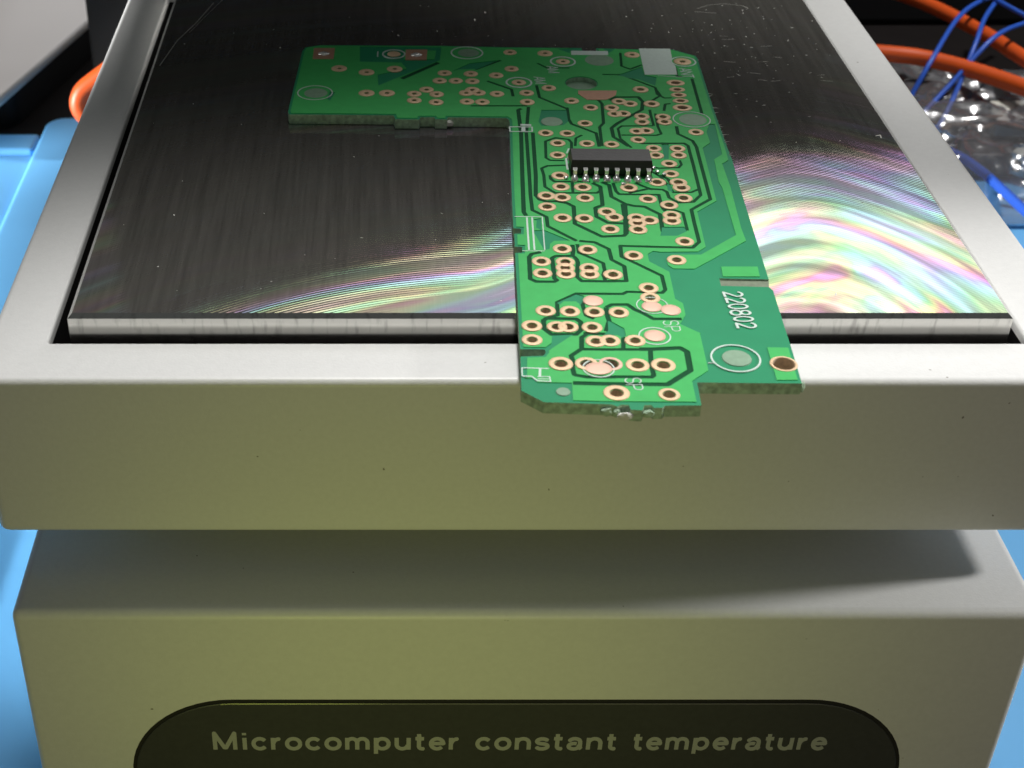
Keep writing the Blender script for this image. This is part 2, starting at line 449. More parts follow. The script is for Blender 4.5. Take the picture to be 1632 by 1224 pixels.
def text_obj(s, w, place, m, parent, origin, th, gap=0.0):
    """place(u, v) gives the point on the surface; th is the offset that gives the ink its thickness"""
    p, t, wd = stroke_text(s, w, gap)
    th = Vector(th); n = len(p)
    base = [Vector(place(x / wd, y)) for x, y in p]
    v = [tuple(q + th) for q in base] + [tuple(q) for q in base]
    ed = {(a[k], a[(k + 1) % 3]) for a in t for k in range(3)}
    f = list(t) + [(n + a, n + b_, b_, a) for a, b_ in ed if (b_, a) not in ed]
    return link('lettering', mesh('lettering', v, f, origin), m, parent, origin)

# ------------------------------------------------------------------ bench top
DESK = -78.0
v, f = prism([(-700, -300), (700, -300), (700, 900), (-700, 900)], DESK - 25, DESK)
o = link('desk', mesh('desk', v, f), M['desk']); o['kind'] = 'structure'

# ------------------------------------------------------------------ hot plate station
HP = thing('hot_plate', 'white benchtop hot plate with a polished metal plate and black label on its front', 'hot plate', (16, 175, DESK))
FX0, FX1, FY0, FY1 = -41.6, 73.4, 121.3, 237.6
IX0, IX1, IY0, IY1 = -35.1, 66.5, 128.4, 231.0
loops = []
zb = -19.7; rb = 0.8
for i in range(6):
    a = R(90 * i / 5); d = rb * (1 - math.sin(a))
    loops.append([(x, y, zb + rb * (1 - math.cos(a))) for x, y in rrect(FX0 + d, FY0 + d, FX1 - d, FY1 - d, max(1.2 - d, .2))])
for i in range(7):
    a = R(90 * i / 6); d = rb * (1 - math.cos(a))
    loops.append([(x, y, -rb + rb * math.sin(a)) for x, y in rrect(FX0 + d, FY0 + d, FX1 - d, FY1 - d, max(1.2 - d, .2))])
for i in range(4):
    a = R(90 * i / 3); d = 0.35 * (1 - math.sin(a))
    loops.append([(x, y, -0.35 * (1 - math.cos(a))) for x, y in rrect(IX0 - d, IY0 - d, IX1 + d, IY1 + d, .3 + d)])
loops.append([(x, y, -1.1) for x, y in rrect(IX0, IY0, IX1, IY1, .3)])
v, f = loft(loops, True, False)
org = (16, 175, zb); me = mesh('upper_housing', v, f, org); add_sharp(me, 40)
housing = link('upper_housing', me, M['paint'], HP, org)
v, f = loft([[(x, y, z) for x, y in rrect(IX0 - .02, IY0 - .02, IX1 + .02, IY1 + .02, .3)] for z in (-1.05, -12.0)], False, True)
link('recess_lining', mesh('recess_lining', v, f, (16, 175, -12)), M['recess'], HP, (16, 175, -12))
# the heated plate stands 2 mm proud of the frame
PX0, PX1, PY0, PY1 = -33.2, 65.0, 130.1, 228.8
PZ = 2.3
def rect_loop(d, z): return [(PX0 + d, PY0 + d, z), (PX1 - d, PY0 + d, z), (PX1 - d, PY1 - d, z), (PX0 + d, PY1 - d, z)]
v, f = loft([rect_loop(0, -11.0), rect_loop(0, PZ - .45), rect_loop(.45, PZ)], False, True)
mi = [1] * (len(f) - 1) + [0]
org = (0, 0, PZ)
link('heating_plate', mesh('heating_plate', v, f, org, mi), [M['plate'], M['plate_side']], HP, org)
def scratch(path, w):
    q, t, _c = arrange([('s', p) for p in strips(path, w, 6)])
    link('scratch', slab_mesh('scratch', q, t, PZ, PZ + .006, (0, 0, PZ), wallmat=0), M['scratch'], HP, (0, 0, PZ))
scratch([(-26.8, 221.5), (-28.6, 213), (-30.6, 206), (-32.0, 196.5)], .10)
scratch([(-25.5, 223), (-27.4, 216), (-29.2, 209)], .04)
scratch([(47.5, 219), (49.8, 220.6), (52.2, 221), (54.6, 220.2), (55.4, 219)], .06)
scratch([(46.9, 217.6), (48.6, 217.3), (50.1, 217)], .06)
scratch([(62.4, 173.4), (63.1, 173.7), (63.0, 172.8)], .13)
for k in range(12):
    x = random.uniform(46, 60); y = random.uniform(190, 216); l = random.uniform(.6, 1.8); d = random.uniform(-.3, .3)
    scratch([(x, y), (x + l * .5, y + d * l * .4), (x + l, y + d * l)], random.uniform(.03, .07))
# neck and base
box_obj('neck', (-24, 140, -25.2, 56, 222, -19.4), M['paint'], HP, r=.6)
BX0, BX1, BY0, BY1, BZ0, BZ1 = -39.7, 69.2, 114.1, 236.0, -74.0, -24.7
v, f = rbox(BX0, BY0, BZ0, BX1, BY1, BZ1, r=1.0, rc=1.0, n=5)
me = mesh('base_housing', v, f, (16, 175, BZ0)); add_sharp(me, 40)
base = link('base_housing', me, M['paint'], HP, (16, 175, BZ0))
for x in (-28, 56):
    for y in (126, 224): box_obj('rubber_foot', (x - 6, y - 6, DESK + 1.6, x + 6, y + 6, BZ0 + .4), M['seam'], HP, r=.6, rc=5.5)
def front(p, y): return [(x, y, z) for x, z in p]
def panel_loop(d, y): return front(rrect(-29.05 + d, -72.0 + d, 58.5 - d, -37.5 - d, 12 - d, 14), y)
v, f = loft([panel_loop(0, BY0 - .01), panel_loop(0.02, BY0 - .05), panel_loop(.42, BY0 - .05), panel_loop(.44, BY0 - .01)])
link('label_seam', mesh('label_seam', v, f, (16, BY0, -70)), M['seam'], HP, (16, BY0, -70))
v, f = loft([panel_loop(.44, BY0 - .008), panel_loop(.44, BY0 - .16), panel_loop(.56, BY0 - .22)], False, True)
panel = link('front_label', mesh('front_label', v, f, (16, BY0, -70)), M['black_gloss'], HP, (16, BY0, -70))
words = (("Microcomputer", 345, 733), ("constant", 761, 982), ("temperature", 1010, 1315))
def px_x(px): return -19.30 + (px - 345) * (49.53 + 19.30) / 970
for w_, a_, b_ in words:
    xa, xb = px_x(a_ - 4), px_x(b_ + 4)
    o = text_obj(w_, 0.215, lambda u, v_: (xa + u * (xb - xa), BY0 - .21, -45.28 + v_ * 2.66), M['pale_ink'], panel, (16, BY0, -70), (0, -.04, 0), 0.16)
    o['label'] = 'pale words "%s"' % w_

# ------------------------------------------------------------------ circuit board
# outlines measured on the board, in millimetres
OUTLINE=[(-9.57,200.83),(7.78,200.59),(16.33,200.07),(25.23,199.84),(27.62,199.72),(27.59,198.6),(29.62,198.55),(29.66,199.67),(35.66,199.27),(40.45,199.18),(43.26,196.86),(43.39,196.11),(42.49,177.59),(42.13,166.84),(42.08,163.79),(41.56,156.27),(40.69,139.89),(40.44,135.07),(40.17,134.55),(40.15,133.52),(40.41,132.92),(40.04,125.88),(39.83,121.61),(39.46,115.72),(34.81,115.77),(29.52,115.88),(29.27,112.11),(25.88,112.06),(25.59,111.71),(24.77,111.71),(24.61,112.16),(23.96,112.11),(23.67,111.31),(22.63,111.41),(22.5,112.16),(21.81,112.21),(21.42,111.91),(20.94,112.26),(16.58,112.52),(14.65,112.62),(12.68,114.52),(13.03,120.37),(15.28,120.49),(15.57,121.04),(15.5,121.61),(13.1,121.66),(13.39,128.27),(13.97,140.86),(14.73,140.93),(14.86,142.19),(14.04,142.26),(14.18,145.18),(14.92,145.25),(15.03,146.35),(14.19,146.42),(14.34,150.0),(14.75,158.39),(15.48,171.12),(15.7,174.5),(15.68,175.46),(15.35,175.99),(7.84,176.23),(7.66,175.55),(6.21,175.65),(6.07,176.23),(4.29,176.23),(4.11,175.55),(1.05,175.65),(0.85,176.81),(-6.25,177.0),(-12.66,177.1),(-12.87,177.98),(-11.98,198.71),(-11.6,200.0)]
PADS=[(20.66,159.38,1.07,1.07,0.5,0),(20.49,156.49,1.07,1.07,0.5,0),(23.05,156.36,1.07,1.07,0.5,0),(18.56,154.17,1.07,1.07,0.5,0),(20.35,153.75,1.07,1.07,0.5,0),(23.0,153.6,1.07,1.07,0.5,0),(18.4,151.41,1.07,1.07,0.5,0),(19.91,148.7,1.07,1.07,0.5,0),(22.37,148.55,1.07,1.07,0.5,0),(25.12,150.21,1.07,1.07,0.5,0),(25.8,148.88,1.07,1.07,0.5,0),(25.0,146.09,1.07,1.07,0.5,0),(19.18,141.6,1.07,1.07,0.5,0),(21.95,141.4,1.07,1.07,0.5,0),(32.0,157.64,1.07,1.07,0.5,0),(34.5,157.57,1.07,1.07,0.5,0),(34.64,156.2,1.07,1.07,0.5,0),(28.45,156.2,1.07,1.07,0.5,0),(30.28,153.36,1.07,1.07,0.5,0),(34.46,153.6,1.07,1.07,0.5,0),(32.51,151.88,1.07,1.07,0.5,0),(32.4,149.37,1.07,1.07,0.5,0),(32.22,148.04,1.07,1.07,0.5,0),(28.31,148.73,1.07,1.07,0.5,0),(29.7,148.14,1.07,1.07,0.5,0),(28.25,147.53,1.07,1.07,0.5,0),(28.1,145.97,1.07,1.07,0.5,0),(32.86,143.26,1.07,1.07,0.5,0),(16.65,138.84,1.07,1.07,0.5,0),(16.56,136.31,1.07,1.07,0.5,0),(19.23,138.72,1.07,1.07,0.5,0),(19.1,137.45,1.07,1.07,0.5,0),(19.04,136.16,1.07,1.07,0.5,0),(21.64,137.38,1.07,1.07,0.5,0),(21.56,136.09,1.07,1.07,0.5,0),(24.03,135.99,1.07,1.07,0.5,0),(16.22,128.72,1.07,1.07,0.5,0),(18.7,128.6,1.07,1.07,0.5,0),(21.17,128.48,1.07,1.07,0.5,0),(26.78,140.12,1.07,1.07,0.5,0),(31.31,139.14,1.07,1.07,0.5,0),(27.42,133.25,1.07,1.07,0.5,0),(27.29,131.26,1.07,1.07,0.5,0),(23.66,128.36,1.07,1.07,0.5,0),(14.57,125.8,1.07,1.07,0.5,0),(14.39,123.23,1.07,1.07,0.5,0),(20.61,125.54,1.07,1.07,0.5,0),(20.68,122.95,1.07,1.07,0.5,0),(22.1,123.06,1.07,1.07,0.5,0),(24.59,123.06,1.07,1.07,0.5,0),(17.09,125.62,1.07,1.07,0.52,0),(18.21,125.62,1.07,1.07,0.52,0),(16.82,118.94,1.22,1.22,0.62,0),(19.32,118.94,1.15,1.15,0.62,0),(21.65,118.94,1.2,1.2,0.76,0),(24.23,118.73,1.18,1.18,0.6,0),(26.73,118.73,1.22,1.22,0.63,0),(21.6,114.01,1.28,1.28,0.63,0),(26.51,113.75,1.05,1.05,0.6,0),(19.99,171.28,1.0,1.0,0.45,0),(22.69,171.14,1.0,1.0,0.45,0),(21.22,168.33,1.0,1.0,0.45,0),(20.9,164.93,1.0,1.0,0.45,0),(20.63,159.41,1.0,1.0,0.45,0),(25.28,174.17,1.0,1.0,0.45,0),(24.85,168.2,1.0,1.0,0.45,0),(26.54,179.07,1.0,1.0,0.45,0),(27.89,167.97,1.0,1.0,0.43,0),(32.96,166.83,1.0,1.0,0.43,0),(32.93,164.84,1.0,1.0,0.43,0),(35.88,166.75,1.0,1.0,0.43,0),(35.73,164.88,1.0,1.0,0.43,0),(34.2,162.61,1.0,1.0,0.43,0),(33.99,159.86,1.0,1.0,0.43,0),(31.37,169.3,1.0,1.0,0.43,0),(31.57,171.83,1.0,1.0,0.43,0),(32.78,171.92,1.0,1.0,0.43,0),(32.82,176.29,1.0,1.0,0.43,0),(32.62,174.6,1.0,1.0,0.43,0),(35.53,176.1,1.0,1.0,0.43,0),(35.49,174.6,1.0,1.0,0.43,0),(38.99,171.55,1.0,1.0,0.43,0),(29.43,177.09,1.0,1.0,0.43,0),(30.56,177.15,1.0,1.0,0.43,0),(29.27,178.98,1.0,1.0,0.43,0),(21.65,185.4,1.0,1.0,0.33,0),(18.56,183.77,1.0,1.0,0.33,0),(18.41,180.78,1.0,1.0,0.33,0),(24.27,181.17,1.0,1.0,0.33,0),(17.32,197.9,0.95,0.95,0.3,0),(17.07,191.92,0.95,0.95,0.3,0),(22.23,197.56,1.1,1.1,0.3,0),(24.44,194.54,1.0,1.0,0.28,0),(17.79,187.26,1.0,1.0,0.28,0),(34.38,197.0,1.1,1.1,0.3,0),(41.06,194.54,1.25,1.25,0.38,0),(33.88,184.89,1.08,1.08,0.45,0),(34.67,180.19,1.08,1.08,0.45,0),(30.49,180.97,1.0,1.0,0.4,0),(31.86,180.28,1.0,1.0,0.4,0),(29.28,179.02,1.0,1.0,0.4,0),(38.93,187.15,1.25,1.0,0.6,0),(38.77,184.89,1.08,0.8,0.5,0),(38.68,183.06,1.08,0.8,0.5,0),(38.62,181.17,1.08,0.8,0.5,0),(38.51,179.02,1.3,1.05,0.65,0),(-6.6,192.08,1.1,1.1,0.28,0),(-2.82,190.74,1.1,1.1,0.28,0),(1.03,191.95,1.1,1.1,0.28,0),(-2.74,183.72,1.1,1.1,0.28,0),(-0.03,183.72,1.1,1.1,0.28,0),(0.94,197.33,0.95,0.95,0,0),(17.12,191.95,1.0,1.0,0.28,0),(14.87,189.67,1.0,1.0,0.28,0),(7.87,190.47,1.0,1.0,0.28,0),(11.43,190.2,1.0,1.0,0.28,0),(7.11,187.83,1.0,1.0,0.28,0),(9.29,187.83,1.0,1.0,0.28,0),(11.52,187.7,1.0,1.0,0.28,0),(5.27,184.86,1.0,1.0,0.28,0),(3.6,183.47,1.0,1.0,0.28,0),(6.57,183.34,1.0,1.0,0.28,0),(3.57,181.34,1.0,1.0,0.28,0),(6.44,180.73,1.0,1.0,0.28,0),(11.38,184.73,1.0,1.0,0.28,0),(10.52,183.72,1.0,1.0,0.28,0),(12.16,183.85,1.0,1.0,0.28,0),(14.59,183.47,1.0,1.0,0.28,0),(10.5,180.97,1.0,1.0,0.28,0),(12.51,180.85,1.0,1.0,0.28,0),(21.29,130.65,1.07,1.07,0,1),(27.19,129.5,1.07,1.07,0,1),(29.04,128.83,1.07,1.07,0,1),(26.68,123.96,1.1,1.1,0,1),(20.38,118.09,1.35,1.1,0,1),(38.43,118.94,1.36,1.36,1.05,0)]
SQUARE=[[(-10.39,199.47),(-7.39,199.47),(-7.49,195.51),(-10.39,195.51)],[(2.64,198.9),(5.69,198.9),(5.5,195.23),(2.55,195.23)],[(25.49,184.52),(30.63,184.52),(30.33,183.0),(28.92,181.51),(26.39,181.51),(25.38,183.41)]]
BIGHOLES=[(26.21,187.15,2.1,1.9,1),(38.43,118.94,1.05,1.05,0)]
TENTED=[(21.09,174.78,1.35),(29.56,195.1,2.0),(39.24,175.35,1.75),(-9.49,183.77,1.55),(11.46,197.76,1.5),(34.09,119.99,1.4),(16.6,114.26,0.65)]
RINGS=[(39.09,175.35,2.35,0.15),(-9.6,183.85,2.3,0.14),(11.24,197.76,2.2,0.2),(33.96,119.92,2.35,0.18),(24.44,194.54,1.68,0.25),(17.79,187.26,1.68,0.25),(41.19,194.54,1.68,0.22),(0.94,197.33,1.55,0.2),(26.67,123.91,1.55,0.14),(27.29,129.74,1.6,0.1),(20.39,118.14,1.5,0.13)]
GAPS=[(0.42,[(17.51,178.77),(17.04,178.4),(16.89,171.28),(16.16,159.54),(15.62,150.18),(15.83,149.29)]),(0.36,[(18.46,179.37),(17.55,171.28),(17.0,159.54),(16.72,154.29),(16.64,150.63),(18.12,149.0),(18.06,146.81),(20.95,143.4)]),(0.4,[(18.38,171.46),(17.77,159.54),(17.33,154.29),(17.71,153.21),(18.45,152.75),(19.67,152.83),(20.77,152.37),(21.46,151.53),(21.17,147.39),(23.74,144.52),(23.92,144.38),(26.34,144.59),(26.64,145.09),(26.94,147.82),(27.08,150.48),(27.19,152.14)]),(0.32,[(21.8,162.22),(19.4,162.05),(18.63,161.39),(18.73,159.54),(18.6,156.49),(19.65,154.92),(24.55,154.92),(25.14,155.7)]),(0.34,[(19.5,159.54),(19.48,158.57),(19.85,157.85),(24.09,157.85)]),(0.3,[(21.93,157.76),(21.76,155.07)]),(0.3,[(22.79,166.83),(22.97,168.59),(22.68,169.48),(21.11,169.93),(19.75,168.95),(19.41,164.25),(19.83,163.57),(21.55,163.48)]),(0.34,[(20.09,186.43),(20.16,182.36),(23.45,178.72),(23.48,178.98),(23.33,175.53),(23.53,174.04),(26.35,171.28),(26.28,167.36)]),(0.28,[(23.32,167.53),(23.64,169.84),(24.51,170.74)]),(0.4,[(29.32,181.41),(30.27,182.5),(33.22,182.5),(33.62,181.01),(33.16,178.47),(29.29,174.06),(28.49,172.82),(28.41,170.18),(29.97,167.43)]),(0.34,[(27.48,183.0),(28.17,180.27),(27.65,174.3),(27.02,173.14),(26.64,167.52)]),(0.28,[(34.71,177.24),(34.43,173.3),(34.53,171.1),(33.88,170.65),(29.48,170.74)]),(0.28,[(33.87,173.48),(29.83,173.42),(29.28,172.65),(29.2,169.75),(30.22,167.09)]),(0.3,[(34.16,178.4),(34.06,176.86),(33.95,173.48)]),(0.34,[(31.54,168.33),(36.97,168.33),(37.32,167.62),(37.31,167.28),(37.06,162.15),(36.62,154.88),(36.59,154.41),(35.44,152.67),(33.63,152.48),(32.8,153.73),(32.76,155.19),(32.35,155.77),(30.67,155.97),(28.27,154.92)]),(0.34,[(30.68,156.07),(31.07,155.83),(30.18,156.65),(29.36,157.52)]),(0.3,[(36.61,155.86),(35.58,155.07),(33.51,155.07),(33.15,156.85),(32.6,159.16),(31.86,160.38),(31.98,160.48)]),(0.36,[(36.82,173.35),(36.64,171.06),(38.14,169.04),(38.31,167.28),(37.97,161.52),(37.52,153.34),(34.89,150.78),(34.68,147.73),(34.46,143.19),(33.51,141.89),(29.72,142.06),(25.63,142.29),(25.45,139.88),(26.67,138.61),(29.2,135.8),(29.13,132.94),(28.69,132.29),(25.06,132.5),(24.55,132.06),(19.7,132.13),(17.55,130.4),(17.37,127.85),(15.93,127.2)]),(0.4,[(24.28,157.52),(25.12,156.52),(25.02,154.56),(24.83,151.87),(23.93,151.21),(23.8,149.06),(24.93,147.6),(26.86,147.42)]),(0.4,[(25.4,157.72),(26.21,156.92),(26.12,153.97),(27.49,152.15),(28.4,151.68),(29.61,151.49),(31.1,149.62),(30.82,145.55),(30.86,146.66)]),(0.5,[(27.39,152.06),(26.92,147.23),(26.64,145.09)]),(0.34,[(26.74,157.52),(26.83,155.34),(27.09,154.6),(31.7,154.46),(31.6,151.49),(31.83,150.36)]),(0.3,[(31.49,151.01),(32.99,150.63),(33.79,149.96),(33.59,145.8)]),(0.28,[(32.09,161.72),(32.78,161.39),(35.18,161.55),(35.66,162.39),(35.62,163.57)]),(0.34,[(32.58,159.54),(33.38,158.57),(33.59,157.12)]),(0.4,[(16.79,140.89),(15.75,140.49),(15.42,139.88),(15.16,135.15),(15.73,134.6),(17.61,134.55),(17.97,134.9),(17.74,135.22),(17.88,139.61),(18.32,140.01),(20.14,140.08),(20.36,141.3),(20.39,142.54)]),(0.38,[(20.26,140.01),(20.52,139.28),(20.58,138.61),(20.16,135.6),(20.56,134.7),(22.75,134.64),(25.29,134.7),(25.47,137.82),(24.29,139.21),(24.28,141.51),(24.03,141.85),(22.89,143.1),(21.23,143.4)]),(0.34,[(20.95,142.68),(20.91,140.76),(21.73,140.01),(23.29,138.48),(23.26,136.9),(22.99,135.99),(23.09,134.7)]),(0.42,[(16.19,127.26),(19.17,127.14),(19.58,126.55),(19.43,125.05),(18.87,124.25),(16.41,124.25),(15.76,125.28),(15.84,126.9),(16.25,127.31)]),(0.4,[(20.06,124.47),(19.36,123.68),(19.14,121.61),(17.98,120.4),(18.03,119.7),(17.9,118.2),(17.94,117.14),(18.1,116.99),(19.13,116.68),(21.79,116.68),(21.77,116.73),(25.3,116.68),(25.55,116.99),(25.55,118.79),(25.86,121.29)]),(0.4,[(19.62,124.42),(22.76,124.3)]),(0.36,[(19.01,121.55),(21.17,121.5),(25.04,121.5)]),(0.5,[(24.81,121.55),(26.02,121.55),(28.84,121.78),(29.42,121.11),(29.2,117.84),(26.63,115.44),(20.45,115.54),(17.67,115.69)]),(0.4,[(22.5,129.4),(23.13,129.94),(24.78,129.94),(25.4,128.92),(26.07,128.32),(27.03,127.16),(29.9,127.14)]),(0.42,[(22.5,129.4),(22.42,127.73),(22.49,126.79),(21.94,124.82)]),(0.36,[(23.53,123.79),(23.23,121.55)]),(0.36,[(20.24,131.2),(20.14,129.74),(20.25,127.82),(20.99,127.17)]),(0.4,[(21.14,124.3),(19.68,124.47)]),(0.36,[(12.14,191.81),(15.84,195.1)]),(0.34,[(13.51,187.83),(16.64,184.99),(16.69,182.71)]),(0.6,[(1.96,188.62),(7.13,194.27)]),(0.28,[(20.81,194.1),(22.02,192.35),(25.16,192.35)]),(0.3,[(10.94,179.67),(18.3,179.67)]),(0.3,[(29.4,190.1),(31.91,189.99),(35.96,185.6),(35.87,183.37),(36.67,182.16),(37.66,182.26)]),(0.3,[(32.86,197.9),(32.39,193.01),(33.43,191.92),(35.26,193.44)]),(0.34,[(41.39,188.66),(40.73,177.13)]),(0.3,[(35.95,178.05),(36.44,180.19),(37.2,180.38)]),(0.3,[(33.78,180.03),(36.25,183.0),(35.94,185.03)]),(0.25,[(17.9,119.01),(18.08,119.01)]),(0.3,[(39.8,192.57),(39.49,189.57),(40.12,189.35)])]
BARE=[[(39.04,167.06),(40.23,168.49),(40.35,171.74),(41.15,174.05),(42.03,174.05),(42.57,161.22),(40.82,139.89),(40.54,135.07),(40.54,132.88),(39.53,115.51),(29.43,115.72),(29.52,115.9),(29.05,116.05),(30.93,117.85),(31.27,124.44),(31.37,124.47),(29.56,126.2),(30.41,127.96),(30.53,130.22),(29.85,131.08),(30.13,136.64),(28.31,138.88),(28.37,140.49),(29.05,141.19),(29.83,140.95),(33.95,141.04),(34.98,142.06),(35.47,150.31),(38.16,152.96)],[(12.79,116.52),(14.17,116.52),(14.29,115.83),(17.59,115.72),(17.38,112.85),(20.11,112.7),(28.89,112.6),(29.05,116.05),(29.64,115.95),(29.35,111.91),(21.16,111.71),(14.63,112.42),(12.55,114.36)],[(12.98,120.3),(13.68,120.3),(13.38,116.57),(12.71,116.57)],[(17.57,145.95),(20.22,143.51),(18.44,143.43),(17.97,142.78),(17.8,141.6),(17.17,141.33),(16.32,145.8)],[(16.93,148.11),(16.72,146.52),(17.28,145.8),(17.46,148.7),(16.53,148.41)],[(16.46,124.13),(18.63,124.3),(16.3,121.78),(15.76,121.11),(15.66,122.0),(16.27,122.67)],[(22.38,126.9),(22.61,126.79),(23.83,125.39),(23.83,124.02),(23.39,123.68),(22.96,124.13),(21.63,124.3),(22.18,125.05)],[(17.55,130.4),(19.69,132.06),(20.48,131.69),(20.25,130.71),(19.83,129.74),(19.54,130.59),(18.26,130.59),(17.82,129.98)],[(30.9,146.66),(33.39,146.66),(33.53,145.66),(32.29,144.59),(30.37,144.59),(30.7,145.8)],[(34.1,168.06),(35.02,168.06),(34.37,163.91),(33.77,163.91),(34.04,166.66)],[(33.13,157.44),(33.52,157.12),(33.51,155.23),(32.91,155.54)],[(20.06,178.4),(23.3,178.4),(23.18,174.78),(22.48,173.67),(19.64,173.48),(19.36,174.78)],[(-3.88,200.23),(7.71,199.95),(7.35,195.14),(-1.18,186.31),(-1.31,189.98),(2.71,192.13),(1.98,194.31),(-3.79,194.59)],[(8.95,191.27),(11.4,193.99),(15.41,195.1),(12.37,192.08),(9.81,191.81)],[(-6.91,184.01),(-7.54,181.26),(-7.97,182.0),(-7.63,184.27)],[(24.12,199.27),(27.56,199.61),(27.46,198.7),(25.87,198.47),(25.7,197.67)],[(30.53,199.5),(32.44,199.38),(31.18,197.67)],[(31.38,189.78),(35.17,192.79),(35.16,189.78),(36.66,189.14),(36.05,186.22),(34.19,188.3)]]
POS=[[(42.03,176.16),(41.8,173.58),(41.12,165.22),(39.88,163.83),(39.33,157.85),(39.45,156.27),(38.84,144.77),(34.17,140.36),(30.91,140.36),(30.25,139.35),(30.22,138.1),(30.68,137.36),(32.93,137.28),(39.69,143.45),(39.73,146.46),(40.44,156.27),(40.64,162.67),(41.57,163.62),(41.9,168.6),(42.14,173.58)],[(35.87,137.77),(39.79,137.77),(39.6,135.66),(35.68,135.66)],[(37.46,121.91),(39.64,121.84),(39.33,116.21),(37.17,116.21)],[(2.46,198.8),(6.91,198.63),(6.61,195.42),(2.32,195.42)],[(17.8,129.38),(18.23,130.22),(18.77,130.59),(19.53,130.53),(19.83,130.1),(19.63,127.35),(17.72,127.59)]]
SLOT=[(35.25,135.37),(40.47,135.17),(40.17,133.58),(35.13,133.83)]
WHITE=[[(35.67,199.38),(40.1,199.27),(39.85,196.1),(39.56,194.54),(39.84,192.79),(39.6,189.99),(35.19,189.99)],[(25.97,198.54),(31.17,198.4),(31.03,196.95),(25.88,197.04)]]
SILK=[(0.2,[(15.58,173.2),(18.43,173.11),(18.33,171.79),(15.53,171.79),(15.58,173.2)]),(0.5,[(17.32,173.11),(17.23,171.86)]),(0.5,[(16.99,173.76),(18.36,173.67)]),(0.13,[(14.49,149.07),(17.63,149.0),(17.24,141.33)]),(0.2,[(15.87,148.85),(15.52,141.33)]),(0.2,[(16.46,148.85),(16.12,141.33)]),(0.1,[(14.8,141.17),(17.22,141.14)]),(0.14,[(12.98,118.26),(15.61,118.13)]),(0.12,[(13.01,118.26),(12.93,116.84)]),(0.16,[(12.93,116.84),(13.84,116.78),(14.31,116.05),(15.65,115.9)]),(0.25,[(14.75,118.15),(14.61,116.78)]),(0.12,[(14.37,116.73),(15.54,116.73),(15.56,115.95)]),(0.1,[(14.34,116.37),(15.45,116.35)]),(0.08,[(31.12,119.11),(31.72,119.11)]),(0.16,[(-1.3,198.33),(-1.34,196.49)]),(0.1,[(36.89,189.57),(40.17,189.14)]),(0.26,[(21.85,164.08),(21.72,160.97)]),(0.2,[(22.45,166.83),(22.06,165.45)])]
TEXT=[('220802',(36.11,128.94),None),('AM',(22.77,191.71),None),('AM',(20.68,187.99),None),('ANT',(40.99,190.52),None),('SP',(28.69,125.8),None),('SP',(23.46,115.49),None)]
BT, TB = 3.6, 2.32             # top and underside of the board
BO = (26, 155, TB)
PCB = thing('circuit_board', 'green L-shaped circuit board with drilled copper pads lying over the metal plate', 'circuit board', BO)
holes = [(x, y, h) for x, y, r, ry, h, k in PADS if h > 0]
poly = [('board', OUTLINE), ('slot', SLOT)]
poly += [('hole', circle(x, y, h, 12)) for x, y, h in holes] + [('hole', circle(x, y, r, 28)) for x, y, r, _, _ in BIGHOLES]
pts, tri, cls = arrange(poly)
bt = [t for t, c in zip(tri, cls) if 'board' in c and 'hole' not in c and 'slot' not in c]
def edge_mat(x, y):
    for hx, hy, h in holes:
        if math.hypot(x - hx, y - hy) < h * 1.02: return 2
    if math.hypot(x - BIGHOLES[1][0], y - BIGHOLES[1][1]) < 1.1: return 2
    return 1
link('laminate', slab_mesh('laminate', pts, bt, TB, BT, BO, True, edge_mat), [M['bare_mask'], M['fibre'], M['hole_wall']], PCB, BO)
# routed slot: the floor of the slot is bare glass fibre
v, f = prism(SLOT, BT - .9, BT - .2)
link('routed_slot', mesh('routed_slot', v, f, BO), M['slot'], PCB, BO)
# copper under the mask
def inset(p, d):
    p = ccw(p); n = len(p); out = []
    for i in range(n):
        a, b, c = Vector(p[i - 1]), Vector(p[i]), Vector(p[(i + 1) % n])
        e1 = (b - a).normalized(); e2 = (c - b).normalized()
        n1 = Vector((-e1.y, e1.x)); n2 = Vector((-e2.y, e2.x)); m_ = (n1 + n2)
        k = m_.length
        m_ = n1 if k < .3 else m_ / k
        out.append(tuple(b + m_ * d / max(m_.dot(n1), .5)))
    return out
field = inset(OUTLINE, 0.32)
poly = [('field', field), ('slot', SLOT)] + [('bare', p) for p in BARE] + [('pos', p) for p in POS]
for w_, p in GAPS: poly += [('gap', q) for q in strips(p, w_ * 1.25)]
poly += [('hole', circle(x, y, h, 12)) for x, y, h in holes] + [('hole', circle(x, y, r + .12, 28)) for x, y, r, _, _ in BIGHOLES]
pts, tri, cls = arrange(poly)
copper = []; gap = []
for t, c in zip(tri, cls):
    if 'field' not in c or 'hole' in c or 'slot' in c: continue
    if 'pos' in c: copper.append(t)
    elif 'bare' in c: continue
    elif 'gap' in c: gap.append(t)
    else: copper.append(t)
CZ = BT + 0.07
for isl in islands(copper):
    ar = sum(abs((pts[b][0] - pts[a][0]) * (pts[c][1] - pts[a][1]) - (pts[c][0] - pts[a][0]) * (pts[b][1] - pts[a][1])) / 2 for a, b, c in isl)
    if ar < 0.12: continue
    link('copper_trace', slab_mesh('copper_trace', pts, isl, BT, CZ, BO, wallmat=0), M['copper_mask'], PCB, BO)
link('trace_gap_shade', slab_mesh('trace_gap_shade', pts, gap, BT, BT + .012, BO, wallmat=0), M['gap_shade'], PCB, BO)
